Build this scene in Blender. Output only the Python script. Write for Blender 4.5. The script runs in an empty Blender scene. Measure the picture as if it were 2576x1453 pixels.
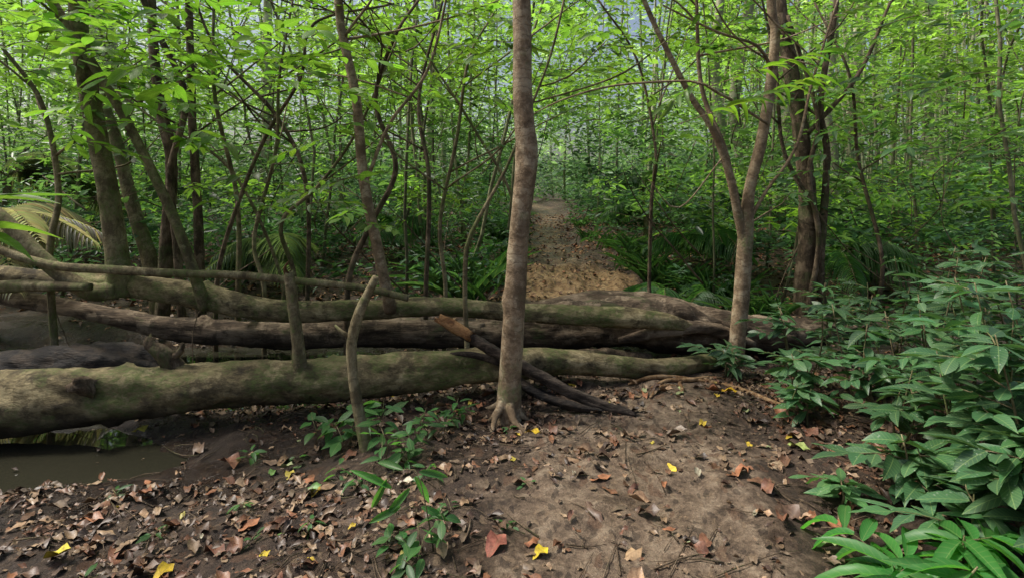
import bpy, math, numpy as np
from mathutils import Vector
R = np.random.default_rng(11)
scene = bpy.context.scene
UP = np.array([0., 0., 1.])

# ------------------------------------------------------------------ noise
def _hash(ix, iy, s):
    n = (ix * 374761393 + iy * 668265263 + s * 974634777) & 0x7fffffff
    n = ((n ^ (n >> 13)) * 1274126177) & 0x7fffffff
    return ((n ^ (n >> 16)) & 0xffff) / 65535.0
def vnoise(x, y, s=0):
    x = np.asarray(x, float); y = np.asarray(y, float)
    ix = np.floor(x).astype(np.int64); iy = np.floor(y).astype(np.int64)
    fx = x - ix; fy = y - iy
    fx = fx * fx * (3 - 2 * fx); fy = fy * fy * (3 - 2 * fy)
    a = _hash(ix, iy, s); b = _hash(ix + 1, iy, s); c = _hash(ix, iy + 1, s); d = _hash(ix + 1, iy + 1, s)
    return (a * (1 - fx) + b * fx) * (1 - fy) + (c * (1 - fx) + d * fx) * fy - 0.5
def fbm(x, y, f, o=4, s=0):
    t = 0; a = 1.0
    for i in range(o):
        t = t + a * vnoise(x * f, y * f, s + i * 7); f *= 2.03; a *= 0.5
    return t
def sm(a, b, x):
    t = np.clip((np.asarray(x, float) - a) / (b - a), 0, 1)
    return t * t * (3 - 2 * t)

# ------------------------------------------------------------------ terrain
TY = [-5, 1, 2.2, 3.4, 4.5, 6, 8, 9, 10.5, 12, 14, 17, 20, 26, 34, 60]
TX = [.2, .3, .45, .75, 1.1, 1.1, 1.0, .9, .85, .78, .85, 1.15, 1.2, .5, -1.5, -5]
TW = [.8, .8, .8, .75, .6, .6, .8, .6, .45, .38, .36, .38, .4, .35, .35, .4]
def trail(y): return np.interp(y, TY, TX), np.interp(y, TY, TW)
def H(x, y):
    x = np.asarray(x, float); y = np.asarray(y, float)
    tx, tw = trail(y)
    d = np.abs(x - tx) / tw
    h = 0.05 * fbm(x, y, .6, 3, 3)
    h = h - 0.07 * sm(-.3, -1.8, x) * sm(6.5, 5.5, y)
    e = ((x + 3.4) / 1.25) ** 2 + ((y - 3.5) / .62) ** 2
    h = h - 0.17 * sm(1.5, .5, e + .6 * fbm(x, y, 1.6, 2, 9))
    ch = sm(4.65, 5.0, y + .1 * fbm(x, y, 1.3, 2, 5)) * sm(6.4, 5.9, y)
    h = h - 0.13 * ch * sm(3.4, 2.4, x)
    h = h - 0.09 * sm(4.1, 4.4, y) * sm(5.1, 4.7, y) * sm(.2, -.8, x)
    h = h + .22 * sm(7.0, 9.5, y)
    edge = .18 * fbm(x, y, 1.1, 3, 21)
    bank = sm(7.75, 8.35, y + edge * 1.5) * sm(-.6, .1, x + edge) * sm(2.5, 1.6, x + edge)
    h = h + .09 * bank * sm(12, 9, y)
    h = h + .055 * np.clip(y - 9, 0, 14) + .012 * np.maximum(y - 30, 0)
    h = h + .12 * sm(1.0, 1.9, d) * sm(8, 9.5, y) * (1 + fbm(x, y, .8, 2, 31))
    h = h + .05 * sm(1.0, 2.2, x - tx) * sm(6, 4.5, y)
    near = sm(16, 8, y)
    h = h + near * (.045 * fbm(x, y, 2.7, 3, 50) + .024 * fbm(x, y, 9, 3, 60))
    gul = fbm(x * 1.5, y * .5, 3, 3, 70)
    h = h + .12 * gul * sm(7.4, 8, y) * sm(12, 8.6, y) * sm(1.6, .9, d)
    return h

# ------------------------------------------------------------------ geometry accumulator
class Geo:
    def __init__(s): s.v = []; s.c = []; s.l = []; s.f = []; s.n = 0
    def add(s, V, F, C, L=None, mat=0):
        V = np.asarray(V, float).reshape(-1, 3); m = len(V)
        C = np.broadcast_to(np.asarray(C, float), (m, 3))
        s.v.append(V); s.c.append(C)
        s.l.append(np.zeros((m, 3)) if L is None else L)
        F = np.asarray(F, np.int64)
        s.f.append((F + s.n, mat)); s.n += m
    def build(s, name, mats, smooth=True):
        V = np.concatenate(s.v); C = np.concatenate(s.c); L = np.concatenate(s.l)
        me = bpy.data.meshes.new(name)
        me.vertices.add(len(V)); me.vertices.foreach_set("co", V.astype(np.float32).ravel())
        idx = np.concatenate([f.ravel() for f, _ in s.f])
        tot = np.concatenate([np.full(len(f), f.shape[1]) for f, _ in s.f])
        mi = np.concatenate([np.full(len(f), m) for f, m in s.f])
        st = np.concatenate([[0], np.cumsum(tot)[:-1]])
        me.loops.add(len(idx)); me.loops.foreach_set("vertex_index", idx.astype(np.int32))
        me.polygons.add(len(tot))
        me.polygons.foreach_set("loop_start", st.astype(np.int32))
        me.polygons.foreach_set("loop_total", tot.astype(np.int32))
        me.polygons.foreach_set("material_index", mi.astype(np.int32))
        me.polygons.foreach_set("use_smooth", np.full(len(tot), smooth))
        a = me.attributes.new("Col", 'FLOAT_COLOR', 'POINT')
        a.data.foreach_set("color", np.c_[C, np.ones(len(C))].astype(np.float32).ravel())
        a = me.attributes.new("luv", 'FLOAT_VECTOR', 'POINT')
        a.data.foreach_set("vector", L.astype(np.float32).ravel())
        for m in mats: me.materials.append(m)
        me.update(calc_edges=True); me.validate()
        ob = bpy.data.objects.new(name, me); scene.collection.objects.link(ob)
        return ob

def unit(a): return a / np.maximum(np.linalg.norm(a, axis=-1, keepdims=True), 1e-9)

T_LO = (np.array([(0, 0, 0), (.4, -.5, .08), (1, 0, -.05), (.4, .5, .08)]), [np.array([[0, 1, 2, 3]])])
T_MID = (np.array([(0, 0, 0), (.25, -.44, .05), (.62, -.42, .03), (1, 0, -.1), (.62, .42, .03), (.25, .44, .05)]), [np.array([[0, 1, 2, 3], [0, 3, 4, 5]])])
def hi(droop, fold, ws=(.02, .27, .46, .5, .38, .17, 0.0), curl=0):
    ts = (0, .12, .3, .5, .7, .87, 1)
    V = []; F = []
    for i, (t, w) in enumerate(zip(ts, ws)):
        m = -droop * t * t
        for sgn in (-1, 0, 1):
            wob = curl * math.sin(t * 9 + sgn * 1.7)
            V.append((t, sgn * w, m + (fold * w if sgn else 0) + (wob * w if sgn else 0)))
    for i in range(6):
        a = i * 3
        F += [[a, a + 1, a + 4, a + 3], [a + 1, a + 2, a + 5, a + 4]]
    return (np.array(V), [np.array(F)])
T_HI = [hi(.15, .1), hi(.35, .16), hi(.05, .05, curl=.1), hi(.25, -.05, (.02, .2, .38, .5, .46, .26, 0))]
T_LANCE = [hi(.5, .2, (.1, .3, .42, .45, .36, .2, 0)), hi(.25, .2, (.1, .3, .42, .45, .36, .2, 0)), hi(.9, .2, (.2, .35, .42, .42, .33, .18, 0))]
T_DEAD = [hi(.1, .2, curl=.3), hi(-.3, .45, curl=.25), hi(.3, -.35, curl=.4), hi(-.12, .12, (.02, .3, .5, .5, .3, .1, 0), curl=.5), hi(0, 0, (.02, .22, .4, .5, .48, .3, 0), curl=.15)]

def leaves(G, P, D, N, L, W, C, T, mat=0):
    P = np.asarray(P, float); n = len(P)
    if n == 0: return
    D = unit(np.broadcast_to(D, (n, 3))); N = np.broadcast_to(N, (n, 3))
    S = unit(np.cross(N, D)); N = np.cross(D, S)
    L = np.broadcast_to(L, n); W = np.broadcast_to(W, n); C = np.broadcast_to(C, (n, 3))
    tv, tf = T; m = len(tv)
    V = P[:, None] + D[:, None] * (tv[:, 0][None, :, None] * L[:, None, None]) + S[:, None] * (tv[:, 1][None, :, None] * W[:, None, None]) + N[:, None] * (tv[:, 2][None, :, None] * L[:, None, None])
    LV = np.tile(np.c_[tv[:, 0], tv[:, 1], np.ones(m)], (n, 1))
    for f in tf:
        F = (f[None] + (np.arange(n) * m)[:, None, None]).reshape(-1, f.shape[1])
        G.add(V.reshape(-1, 3), F, np.repeat(C, m, 0), LV, mat)
def leaves_mix(G, P, D, N, L, W, C, Ts, mat=0):
    n = len(P)
    if n == 0: return
    k = R.integers(0, len(Ts), n)
    P = np.asarray(P); D = np.broadcast_to(D, (n, 3)); N = np.broadcast_to(N, (n, 3)); L = np.broadcast_to(L, n); W = np.broadcast_to(W, n); C = np.broadcast_to(C, (n, 3))
    for i, T in enumerate(Ts):
        q = k == i
        leaves(G, P[q], D[q], N[q], L[q], W[q], C[q], T, mat)

def resample(pts, rad, step):
    pts = np.asarray(pts, float); rad = np.asarray(rad, float)
    if len(rad) != len(pts): rad = np.interp(np.linspace(0, 1, len(pts)), np.linspace(0, 1, len(rad)), rad)
    A = np.c_[pts, rad]
    A = np.vstack([2 * A[0] - A[1], A, 2 * A[-1] - A[-2]])
    out = []
    for i in range(1, len(A) - 2):
        n = max(1, int(np.linalg.norm(A[i + 1, :3] - A[i, :3]) / step))
        for t in np.arange(n) / n:
            p0, p1, p2, p3 = A[i - 1], A[i], A[i + 1], A[i + 2]
            out.append(.5 * ((2 * p1) + (-p0 + p2) * t + (2 * p0 - 5 * p1 + 4 * p2 - p3) * t * t + (-p0 + 3 * p1 - 3 * p2 + p3) * t ** 3))
    out.append(A[-2]); out = np.array(out)
    return out[:, :3], np.maximum(out[:, 3], .0006)

def tube(G, pts, rad, seg=8, step=.12, col=(.1, .1, .1), mat=0, rough=0.0, knots=(), jag=0.0, wig=0.0):
    P, r = resample(pts, rad, step); n = len(P)
    if wig:
        ph = R.uniform(0, 6, 6); s = np.arange(n) * step
        P = P + wig * np.c_[np.sin(s * 5 + ph[0]) + .5 * np.sin(s * 11 + ph[1]), np.sin(s * 4.3 + ph[2]), .5 * np.sin(s * 6 + ph[3])]
    Tn = unit(np.gradient(P, axis=0))
    a = np.array([1., 0, 0]) if abs(Tn[0][0]) < .8 else np.array([0, 1., 0])
    U = np.zeros((n, 3)); u = a
    for i in range(n):
        u = u - Tn[i] * np.dot(u, Tn[i]); u = u / max(np.linalg.norm(u), 1e-6); U[i] = u
    B = np.cross(Tn, U)
    th = np.arange(seg) / seg * 2 * math.pi
    s = np.concatenate([[0], np.cumsum(np.linalg.norm(np.diff(P, axis=0), axis=1))])
    rr = np.repeat(r[:, None], seg, 1)
    if rough:
        o = R.uniform(0, 100)
        cx = np.cos(th)[None] * 1.3; cy = np.sin(th)[None] * 1.3
        q = fbm(s[:, None] * 2.2 + o + cx, cy + o, 1.0, 4, 5) + .5 * fbm(s[:, None] * 9 + o + cx * 2, cy * 2 + o, 1.3, 3, 8)
        rr = rr * (1 + rough * q)
    for (ks, kth, kr, kh) in knots:
        dd = (s[:, None] - ks) ** 2 / kr ** 2 + ((np.angle(np.exp(1j * (th[None] - kth)))) * r[:, None]) ** 2 / kr ** 2
        rr = rr + kh * np.exp(-dd * 1.6) - kh * .8 * np.exp(-dd * 14)
    V = P[:, None] + rr[..., None] * (np.cos(th)[None, :, None] * U[:, None] + np.sin(th)[None, :, None] * B[:, None])
    if jag:
        V[-1] += Tn[-1] * R.uniform(-jag, jag, (seg, 1)); V[0] -= Tn[0] * R.uniform(-jag, jag, (seg, 1))
    i = np.arange(n - 1)[:, None] * seg; j = np.arange(seg)[None]; j2 = (j + 1) % seg
    F = np.stack([i + j, i + j2, i + seg + j2, i + seg + j], -1).reshape(-1, 4)
    V = V.reshape(-1, 3); base = n * seg
    LV = np.zeros((len(V) + 2, 3)); LV[:len(V), 0] = np.repeat(s, seg)
    V = np.vstack([V, P[0], P[-1]])
    G.add(V, F, col, LV, mat)
    off = G.n - len(V)
    jj = np.arange(seg); j2 = (jj + 1) % seg
    F3 = np.vstack([np.c_[np.full(seg, base), j2, jj], np.c_[np.full(seg, base + 1), (n - 1) * seg + jj, (n - 1) * seg + j2]])
    G.f.append((F3 + off, mat))

# ------------------------------------------------------------------ materials
class NT:
    def __init__(s, name):
        s.m = bpy.data.materials.new(name); s.m.use_nodes = True; s.t = s.m.node_tree; s.t.nodes.clear()
        s.out = s.t.nodes.new("ShaderNodeOutputMaterial")
    def n(s, typ, **k):
        nd = s.t.nodes.new(typ)
        for a, b in k.items(): setattr(nd, a, b)
        return nd
    def l(s, a, b): s.t.links.new(a, b)
    def noise(s, vec, scale, det=5, rough=.6):
        nd = s.n("ShaderNodeTexNoise"); nd.inputs["Scale"].default_value = scale; nd.inputs["Detail"].default_value = det; nd.inputs["Roughness"].default_value = rough
        s.l(vec, nd.inputs["Vector"]); return nd.outputs[0]
    def ramp(s, fac, stops):
        nd = s.n("ShaderNodeValToRGB"); e = nd.color_ramp.elements
        e[0].position, e[0].color = stops[0][0], (*stops[0][1], 1)
        e[1].position, e[1].color = stops[-1][0], (*stops[-1][1], 1)
        for p, c in stops[1:-1]:
            x = e.new(p); x.color = (*c, 1)
        s.l(fac, nd.inputs[0]); return nd.outputs[0]
    def mix(s, f, a, b, bt='MIX'):
        nd = s.n("ShaderNodeMix", data_type='RGBA', blend_type=bt)
        for k, v in ((0, f), (6, a), (7, b)):
            if isinstance(v, (int, float)): nd.inputs[k].default_value = v
            elif isinstance(v, tuple): nd.inputs[k].default_value = (*v, 1)
            else: s.l(v, nd.inputs[k])
        return nd.outputs[2]
    def math(s, op, a, b=0.0, clamp=False):
        nd = s.n("ShaderNodeMath", operation=op, use_clamp=clamp)
        for k, v in ((0, a), (1, b)):
            if isinstance(v, (int, float)): nd.inputs[k].default_value = v
            else: s.l(v, nd.inputs[k])
        return nd.outputs[0]
    def bump(s, h, st=.5, dist=.01, nrm=None):
        nd = s.n("ShaderNodeBump"); nd.inputs["Strength"].default_value = st; nd.inputs["Distance"].default_value = dist
        s.l(h, nd.inputs["Height"])
        return nd.outputs[0]
    def coord(s, scale=(1, 1, 1)):
        tc = s.n("ShaderNodeTexCoord"); mp = s.n("ShaderNodeMapping"); mp.inputs["Scale"].default_value = scale
        s.l(tc.outputs["Object"], mp.inputs[0]); return mp.outputs[0]

def mat_leaf(name, trans=.4, rough=.42, spec=.4, spots=0.0, simple=False):
    t = NT(name)
    at = t.n("ShaderNodeAttribute", attribute_name="Col"); c = at.outputs["Color"]
    b = t.n("ShaderNodeBsdfPrincipled"); b.inputs["Roughness"].default_value = rough; b.inputs["Specular IOR Level"].default_value = spec
    if not simple:
        lu = t.n("ShaderNodeAttribute", attribute_name="luv")
        sp = t.n("ShaderNodeSeparateXYZ"); t.l(lu.outputs["Vector"], sp.inputs[0])
        ab = t.math('ABSOLUTE', sp.outputs[1])
        rib = t.math('LESS_THAN', ab, .025)
        v = t.math('SUBTRACT', sp.outputs[0], t.math('MULTIPLY', ab, .35))
        ve = t.math('SINE', t.math('MULTIPLY', v, 60.0)); ve = t.math('GREATER_THAN', ve, .8)
        no = t.noise(t.coord(), 14, 3)
        c = t.mix(t.math('MULTIPLY', no, .6), c, t.mix(1.0, c, (.55, .6, .5), 'MULTIPLY'))
        c = t.mix(t.math('MULTIPLY', ve, .14), c, (.3, .42, .14))
        c = t.mix(t.math('MULTIPLY', rib, .35), c, (.3, .42, .14))
        if spots:
            vo = t.n("ShaderNodeTexVoronoi"); vo.inputs["Scale"].default_value = 55; t.l(t.coord(), vo.inputs[0])
            sel = t.math('MULTIPLY', t.math('LESS_THAN', vo.outputs["Distance"], .22), t.math('GREATER_THAN', t.noise(t.coord(), 9, 2), .52))
            c = t.mix(t.math('MULTIPLY', sel, spots), c, (.3, .36, .28))
        t.l(t.bump(t.math('ADD', ve, t.math('MULTIPLY', rib, 2.0)), .25, .003), b.inputs["Normal"])
    t.l(c, b.inputs["Base Color"])
    tr = t.n("ShaderNodeBsdfTranslucent"); t.l(t.mix(1.0, c, (1.9, 1.95, .95), 'MULTIPLY'), tr.inputs[0])
    mx = t.n("ShaderNodeMixShader"); mx.inputs[0].default_value = trans
    t.l(b.outputs[0], mx.inputs[1]); t.l(tr.outputs[0], mx.inputs[2]); t.l(mx.outputs[0], t.out.inputs[0])
    return t.m

def mat_bark(name, dark, mid, light, moss=.3, mosscol=(.06, .09, .02), stretch=(1, 1, .35), sc=9, rough=.85, bumps=.7, rings=0.0, wetlow=False, usecol=False, grit=.5):
    t = NT(name); co = t.coord(stretch); co1 = t.coord()
    a = t.noise(co, sc, 8, .72); b2 = t.noise(co1, 3.1, 5, .65); f = t.noise(co, sc * 5, 6, .75)
    c = t.ramp(a, [(.36, dark), (.5, mid), (.64, light)])
    g = t.ramp(f, [(.4, (1, 1, 1)), (.56, (0, 0, 0))])
    c = t.mix(t.math('MULTIPLY', g, grit), c, t.mix(1.0, c, (.38, .35, .32), 'MULTIPLY'))
    vo = t.noise(co1, 6.5, 4, .6)
    c = t.mix(t.ramp(vo, [(.56, (0, 0, 0)), (.61, (.6, .6, .6))]), c, light)
    v2 = t.noise(co1, 4.3, 6, .7)
    c = t.mix(t.ramp(v2, [(.53, (0, 0, 0)), (.59, (.72, .72, .72))]), c, dark)
    if moss:
        m = t.ramp(b2, [(.62 - moss * .35, (0, 0, 0)), (.7 - moss * .35, (1, 1, 1))])
        m = t.math('MULTIPLY', m, t.ramp(f, [(.42, (.15, .15, .15)), (.56, (1, 1, 1))]))
        c = t.mix(t.math('MULTIPLY', m, .8), c, mosscol)
    h = t.math('ADD', a, t.math('MULTIPLY', f, .5))
    if rings:
        lu = t.n("ShaderNodeAttribute", attribute_name="luv"); sp = t.n("ShaderNodeSeparateXYZ"); t.l(lu.outputs["Vector"], sp.inputs[0])
        w = t.math('SINE', t.math('ADD', t.math('MULTIPLY', sp.outputs[0], 95.0), t.math('MULTIPLY', b2, 24.0)))
        w = t.math('GREATER_THAN', w, .9)
        w = t.math('MULTIPLY', w, t.math('GREATER_THAN', vo, .47))
        c = t.mix(t.math('MULTIPLY', w, rings), c, dark)
        h = t.math('ADD', h, t.math('MULTIPLY', w, -.3))
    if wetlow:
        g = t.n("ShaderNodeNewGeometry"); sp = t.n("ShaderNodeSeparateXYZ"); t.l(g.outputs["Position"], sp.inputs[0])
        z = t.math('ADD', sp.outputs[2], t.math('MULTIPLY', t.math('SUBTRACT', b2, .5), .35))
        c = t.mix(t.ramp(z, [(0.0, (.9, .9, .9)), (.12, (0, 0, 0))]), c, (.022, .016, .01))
    if usecol:
        at = t.n("ShaderNodeAttribute", attribute_name="Col"); c = t.mix(1.0, c, at.outputs["Color"], 'MULTIPLY')
    p = t.n("ShaderNodeBsdfPrincipled"); p.inputs["Roughness"].default_value = rough; p.inputs["Specular IOR Level"].default_value = .3
    t.l(c, p.inputs["Base Color"]); t.l(t.bump(h, bumps, .035), p.inputs["Normal"]); t.l(p.outputs[0], t.out.inputs[0])
    return t.m

M_trunk = mat_bark("trunk_bark", (.13, .088, .05), (.3, .215, .13), (.44, .36, .24), .1, (.13, .16, .06), (1, 1, 1), 8, .8, .6, .5, grit=.4)
M_green = mat_bark("greenish_bark", (.08, .06, .032), (.21, .17, .09), (.34, .29, .17), .4, (.1, .135, .035), (1, 1, .5), 9, .85, .6, .4)
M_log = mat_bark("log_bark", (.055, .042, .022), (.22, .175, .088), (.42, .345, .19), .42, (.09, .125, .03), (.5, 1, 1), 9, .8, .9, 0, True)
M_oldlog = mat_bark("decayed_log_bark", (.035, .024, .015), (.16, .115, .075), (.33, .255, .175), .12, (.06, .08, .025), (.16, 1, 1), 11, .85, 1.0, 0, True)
M_char = mat_bark("charred_wood", (.006, .005, .005), (.028, .022, .018), (.09, .065, .045), 0, stretch=(.3, 1, 1), sc=14, rough=.6, bumps=1)
M_rot = mat_bark("split_wood", (.08, .036, .013), (.25, .12, .045), (.4, .23, .1), 0, stretch=(.3, 1, .6), sc=22, rough=.8, bumps=.9)
M_dark = mat_bark("dark_bark", (.04, .028, .016), (.13, .092, .056), (.26, .195, .13), .25, (.07, .09, .03), (1, 1, .4), 12, .9, .9)
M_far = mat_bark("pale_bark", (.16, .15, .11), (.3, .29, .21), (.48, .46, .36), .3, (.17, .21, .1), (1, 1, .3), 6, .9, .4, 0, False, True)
M_leaf = mat_leaf("green_leaf", .48)
M_leafd = mat_leaf("shrub_leaf", .22, .4, .45, .5)
M_far_leaf = mat_leaf("forest_leaf", .48, .38, .5, simple=True)

def mat_litter():
    t = NT("dead_leaf"); at = t.n("ShaderNodeAttribute", attribute_name="Col"); lu = t.n("ShaderNodeAttribute", attribute_name="luv")
    sp = t.n("ShaderNodeSeparateXYZ"); t.l(lu.outputs["Vector"], sp.inputs[0]); ab = t.math('ABSOLUTE', sp.outputs[1])
    rib = t.math('LESS_THAN', ab, .03)
    ve = t.math('GREATER_THAN', t.math('SINE', t.math('MULTIPLY', t.math('SUBTRACT', sp.outputs[0], t.math('MULTIPLY', ab, .4)), 55.0)), .75)
    no = t.noise(t.coord(), 30, 5, .7)
    c = t.mix(t.ramp(no, [(.42, (0, 0, 0)), (.62, (.8, .8, .8))]), at.outputs["Color"], t.mix(1.0, at.outputs["Color"], (.35, .3, .28), 'MULTIPLY'))
    c = t.mix(t.math('MULTIPLY', t.math('ADD', rib, t.math('MULTIPLY', ve, .4)), .3), c, (.2, .14, .08))
    p = t.n("ShaderNodeBsdfPrincipled"); p.inputs["Roughness"].default_value = .45; p.inputs["Specular IOR Level"].default_value = .4
    t.l(c, p.inputs["Base Color"]); t.l(t.bump(t.math('ADD', no, ve), .4, .004), p.inputs["Normal"]); t.l(p.outputs[0], t.out.inputs[0]); return t.m
M_litter = mat_litter()

def mat_ground():
    t = NT("forest_soil"); at = t.n("ShaderNodeAttribute", attribute_name="Col"); sp = t.n("ShaderNodeSeparateColor"); t.l(at.outputs["Color"], sp.inputs[0])
    co = t.coord(); a = t.noise(co, 2.3, 8, .72); b = t.noise(co, 11, 8, .75); f = t.noise(co, 60, 5, .75)
    mud = t.ramp(b, [(.36, (.028, .016, .01)), (.5, (.075, .047, .03)), (.63, (.155, .105, .068))])
    tan = t.ramp(b, [(.36, (.11, .072, .046)), (.5, (.28, .2, .132)), (.64, (.45, .35, .245))])
    clay = t.ramp(b, [(.36, (.14, .07, .03)), (.5, (.36, .22, .1)), (.64, (.55, .38, .2))])
    m = t.math('ADD', sp.outputs[0], t.math('MULTIPLY', t.math('SUBTRACT', a, .5), 2.6)); m = t.math('MULTIPLY', m, t.math('GREATER_THAN', sp.outputs[0], .01))
    c = t.mix(t.ramp(m, [(.32, (0, 0, 0)), (.82, (.85, .85, .85))]), mud, tan)
    m2 = t.math('ADD', sp.outputs[2], t.math('MULTIPLY', t.math('SUBTRACT', a, .5), 1.8)); m2 = t.math('MULTIPLY', m2, t.math('GREATER_THAN', sp.outputs[2], .01))
    c = t.mix(t.ramp(m2, [(.35, (0, 0, 0)), (.75, (1, 1, 1))]), c, clay)
    wn = t.n("ShaderNodeTexNoise"); wn.inputs["Scale"].default_value = 9; wn.inputs["Detail"].default_value = 4; t.l(co, wn.inputs["Vector"])
    wv = t.n("ShaderNodeVectorMath", operation='MULTIPLY_ADD'); t.l(wn.outputs["Color"], wv.inputs[0]); wv.inputs[1].default_value = (.16, .16, 0); t.l(co, wv.inputs[2])
    for sc, col, th in ((13, (.15, .075, .04), .6), (21, (.035, .022, .015), .48), (33, (.3, .21, .13), .75)):
        mp = t.n("ShaderNodeMapping"); mp.inputs["Scale"].default_value = (1, .55, 1); mp.inputs["Rotation"].default_value = (0, 0, sc * .3); t.l(wv.outputs[0], mp.inputs[0])
        vo = t.n("ShaderNodeTexVoronoi"); vo.inputs["Scale"].default_value = sc; t.l(mp.outputs[0], vo.inputs[0])
        s2 = t.n("ShaderNodeSeparateColor"); t.l(vo.outputs["Color"], s2.inputs[0])
        k = t.math('MULTIPLY', t.math('GREATER_THAN', s2.outputs[0], th), t.math('LESS_THAN', vo.outputs["Distance"], .38))
        c = t.mix(t.math('MULTIPLY', k, .55), c, col)
    g = t.ramp(f, [(.4, (1, 1, 1)), (.6, (0, 0, 0))])
    c = t.mix(t.math('MULTIPLY', g, .5), c, t.mix(1.0, c, (.4, .37, .35), 'MULTIPLY'))
    wet = sp.outputs[1]
    c = t.mix(t.math('MULTIPLY', wet, .7), c, (.022, .015, .01))
    p = t.n("ShaderNodeBsdfPrincipled")
    t.l(c, p.inputs["Base Color"])
    rg = t.math('SUBTRACT', t.ramp(a, [(.4, (.4, .4, .4)), (.6, (.8, .8, .8))]), t.math('MULTIPLY', wet, .35)); t.l(rg, p.inputs["Roughness"])
    p.inputs["Specular IOR Level"].default_value = .45
    h = t.math('ADD', b, t.math('MULTIPLY', f, .4)); t.l(t.bump(h, 1.0, .05), p.inputs["Normal"]); t.l(p.outputs[0], t.out.inputs[0]); return t.m

# ------------------------------------------------------------------ ground
def axis(lo, d0, d1, hi_, fine):
    mid = np.arange(d0, d1, fine); x = d1; s = fine; up = []
    while x < hi_: up.append(x); s *= 1.12; x += s
    up.append(hi_); x = d0; s = fine; dn = []
    while x > lo: s *= 1.12; x -= s; dn.append(max(x, lo))
    return np.concatenate([dn[::-1], mid, up])
xs = axis(-150, -4.5, 4.5, 150, .024); ys = axis(-60, 1.8, 10.2, 260, .026)
X, Y = np.meshgrid(xs, ys); Z = H(X, Y)
G = Geo(); nx, ny = len(xs), len(ys)
i = np.arange(ny - 1)[:, None] * nx; j = np.arange(nx - 1)[None]
F = np.stack([i + j, i + j + 1, i + nx + j + 1, i + nx + j], -1).reshape(-1, 4)
tx, tw = trail(Y); d = np.abs(X - tx) / tw
tr = sm(1.35, .3, d) * (1 - .4 * sm(4.6, 5, Y) * sm(7.5, 7, Y))
clay = sm(7.4, 7.9, Y) * sm(1.5, .9, d) * (1 - .65 * sm(8.6, 9.4, Y)); tr = tr * (1 - .3 * sm(7.4, 8, Y))
e = ((X + 3.4) / 2.2) ** 2 + ((Y - 3.5) / .95) ** 2
wet = np.maximum(sm(1.4, .7, e), sm(4.2, 4.5, Y) * sm(7.2, 6.5, Y) * sm(.6, -.4, X))
wet = np.maximum(wet, sm(3.2, 3.6, Y) * sm(4.4, 4.1, Y) * sm(-.5, -1.1, X))
wet = np.maximum(wet, sm(4.9, 5.1, Y) * sm(6.6, 6.1, Y) * .8)
G.add(np.c_[X.ravel(), Y.ravel(), Z.ravel()], F, np.c_[tr.ravel(), wet.ravel(), clay.ravel()])
G.build("ground", [mat_ground()])

t = NT("muddy_water"); p = t.n("ShaderNodeBsdfPrincipled"); p.inputs["Base Color"].default_value = (.025, .024, .016, 1); p.inputs["Roughness"].default_value = .025; p.inputs["IOR"].default_value = 1.33
p.inputs["Specular IOR Level"].default_value = 1.0
t.l(t.bump(t.noise(t.coord(), 3, 2), .06, .01), p.inputs["Normal"]); t.l(p.outputs[0], t.out.inputs[0])
G = Geo(); xs = np.linspace(-9, .5, 40); ys = np.linspace(2.4, 6.2, 16); X, Y = np.meshgrid(xs, ys)
i = np.arange(15)[:, None] * 40; j = np.arange(39)[None]
WZ = -.155
G.add(np.c_[X.ravel(), Y.ravel(), np.full(X.size, WZ)], np.stack([i + j, i + j + 1, i + 41 + j, i + 40 + j], -1).reshape(-1, 4), (0, 0, 0))
G.build("water_puddle", [t.m])

# ------------------------------------------------------------------ logs
def log(name, pts, rad, mat, seg=28, step=.06, rough=.16, knots=(), extra=None, jag=.05):
    G = Geo(); tube(G, pts, rad, seg, step, (1, 1, 1), 0, rough, knots, jag)
    if extra: extra(G)
    return G.build(name, [mat, M_rot, M_char, M_green, M_dark])

def front_extra(G):
    tube(G, [(-1.45, 3.95, .1), (-1.47, 3.93, .3), (-1.48, 3.92, .477), (-1.515, 3.92, .726), (-1.54, 3.92, .93)], [.085, .05, .042, .038, .034], 14, .03, (1, 1, 1), 3, .2, jag=.03)
    tube(G, [(-1.54, 3.92, .9), (-1.56, 3.9, .97), (-1.53, 3.9, 1.02)], [.025, .012, .003], 6, .02, (1, 1, 1), 1)
    tube(G, [(-2.32, 3.95, .25), (-2.38, 3.9, .36), (-2.47, 3.88, .44), (-2.5, 3.9, .5)], [.07, .05, .035, .02], 12, .02, (1, 1, 1), 4, .9, jag=.04)
    tube(G, [(-2.36, 3.92, .34), (-2.28, 3.9, .4), (-2.26, 3.9, .46)], [.03, .02, .01], 8, .03, (1, 1, 1), 4, .5)
    tube(G, [(-2.75, 3.72, .22), (-2.78, 3.66, .26), (-2.8, 3.62, .27)], [.07, .055, .04], 12, .02, (1, 1, 1), 4, .9, jag=.02)
log("fallen_log", [(-4.6, 3.6, 0), (-4.2, 3.65, .05), (-3.38, 3.75, .085), (-2.67, 3.85, .135), (-1.9, 3.95, .155), (-1.1, 4.05, .17), (-.4, 4.15, .215), (.0, 4.2, .215), (.34, 4.35, .19), (.98, 4.5, .1), (1.33, 4.6, .075), (1.62, 4.72, .08), (1.78, 4.85, .03)],
    [.21, .21, .2, .175, .155, .14, .12, .11, .095, .08, .075, .065, .05], M_log, 40, .03, .26,
    knots=[(1.95, -1.9, .06, .05), (2.0, 1.2, .05, .06), (3.35, 1.0, .03, .03), (3.75, -.6, .035, .03), (4.4, 1.4, .03, .03), (1.0, .6, .12, .04), (5.4, .8, .025, .02)], extra=front_extra)
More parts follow.
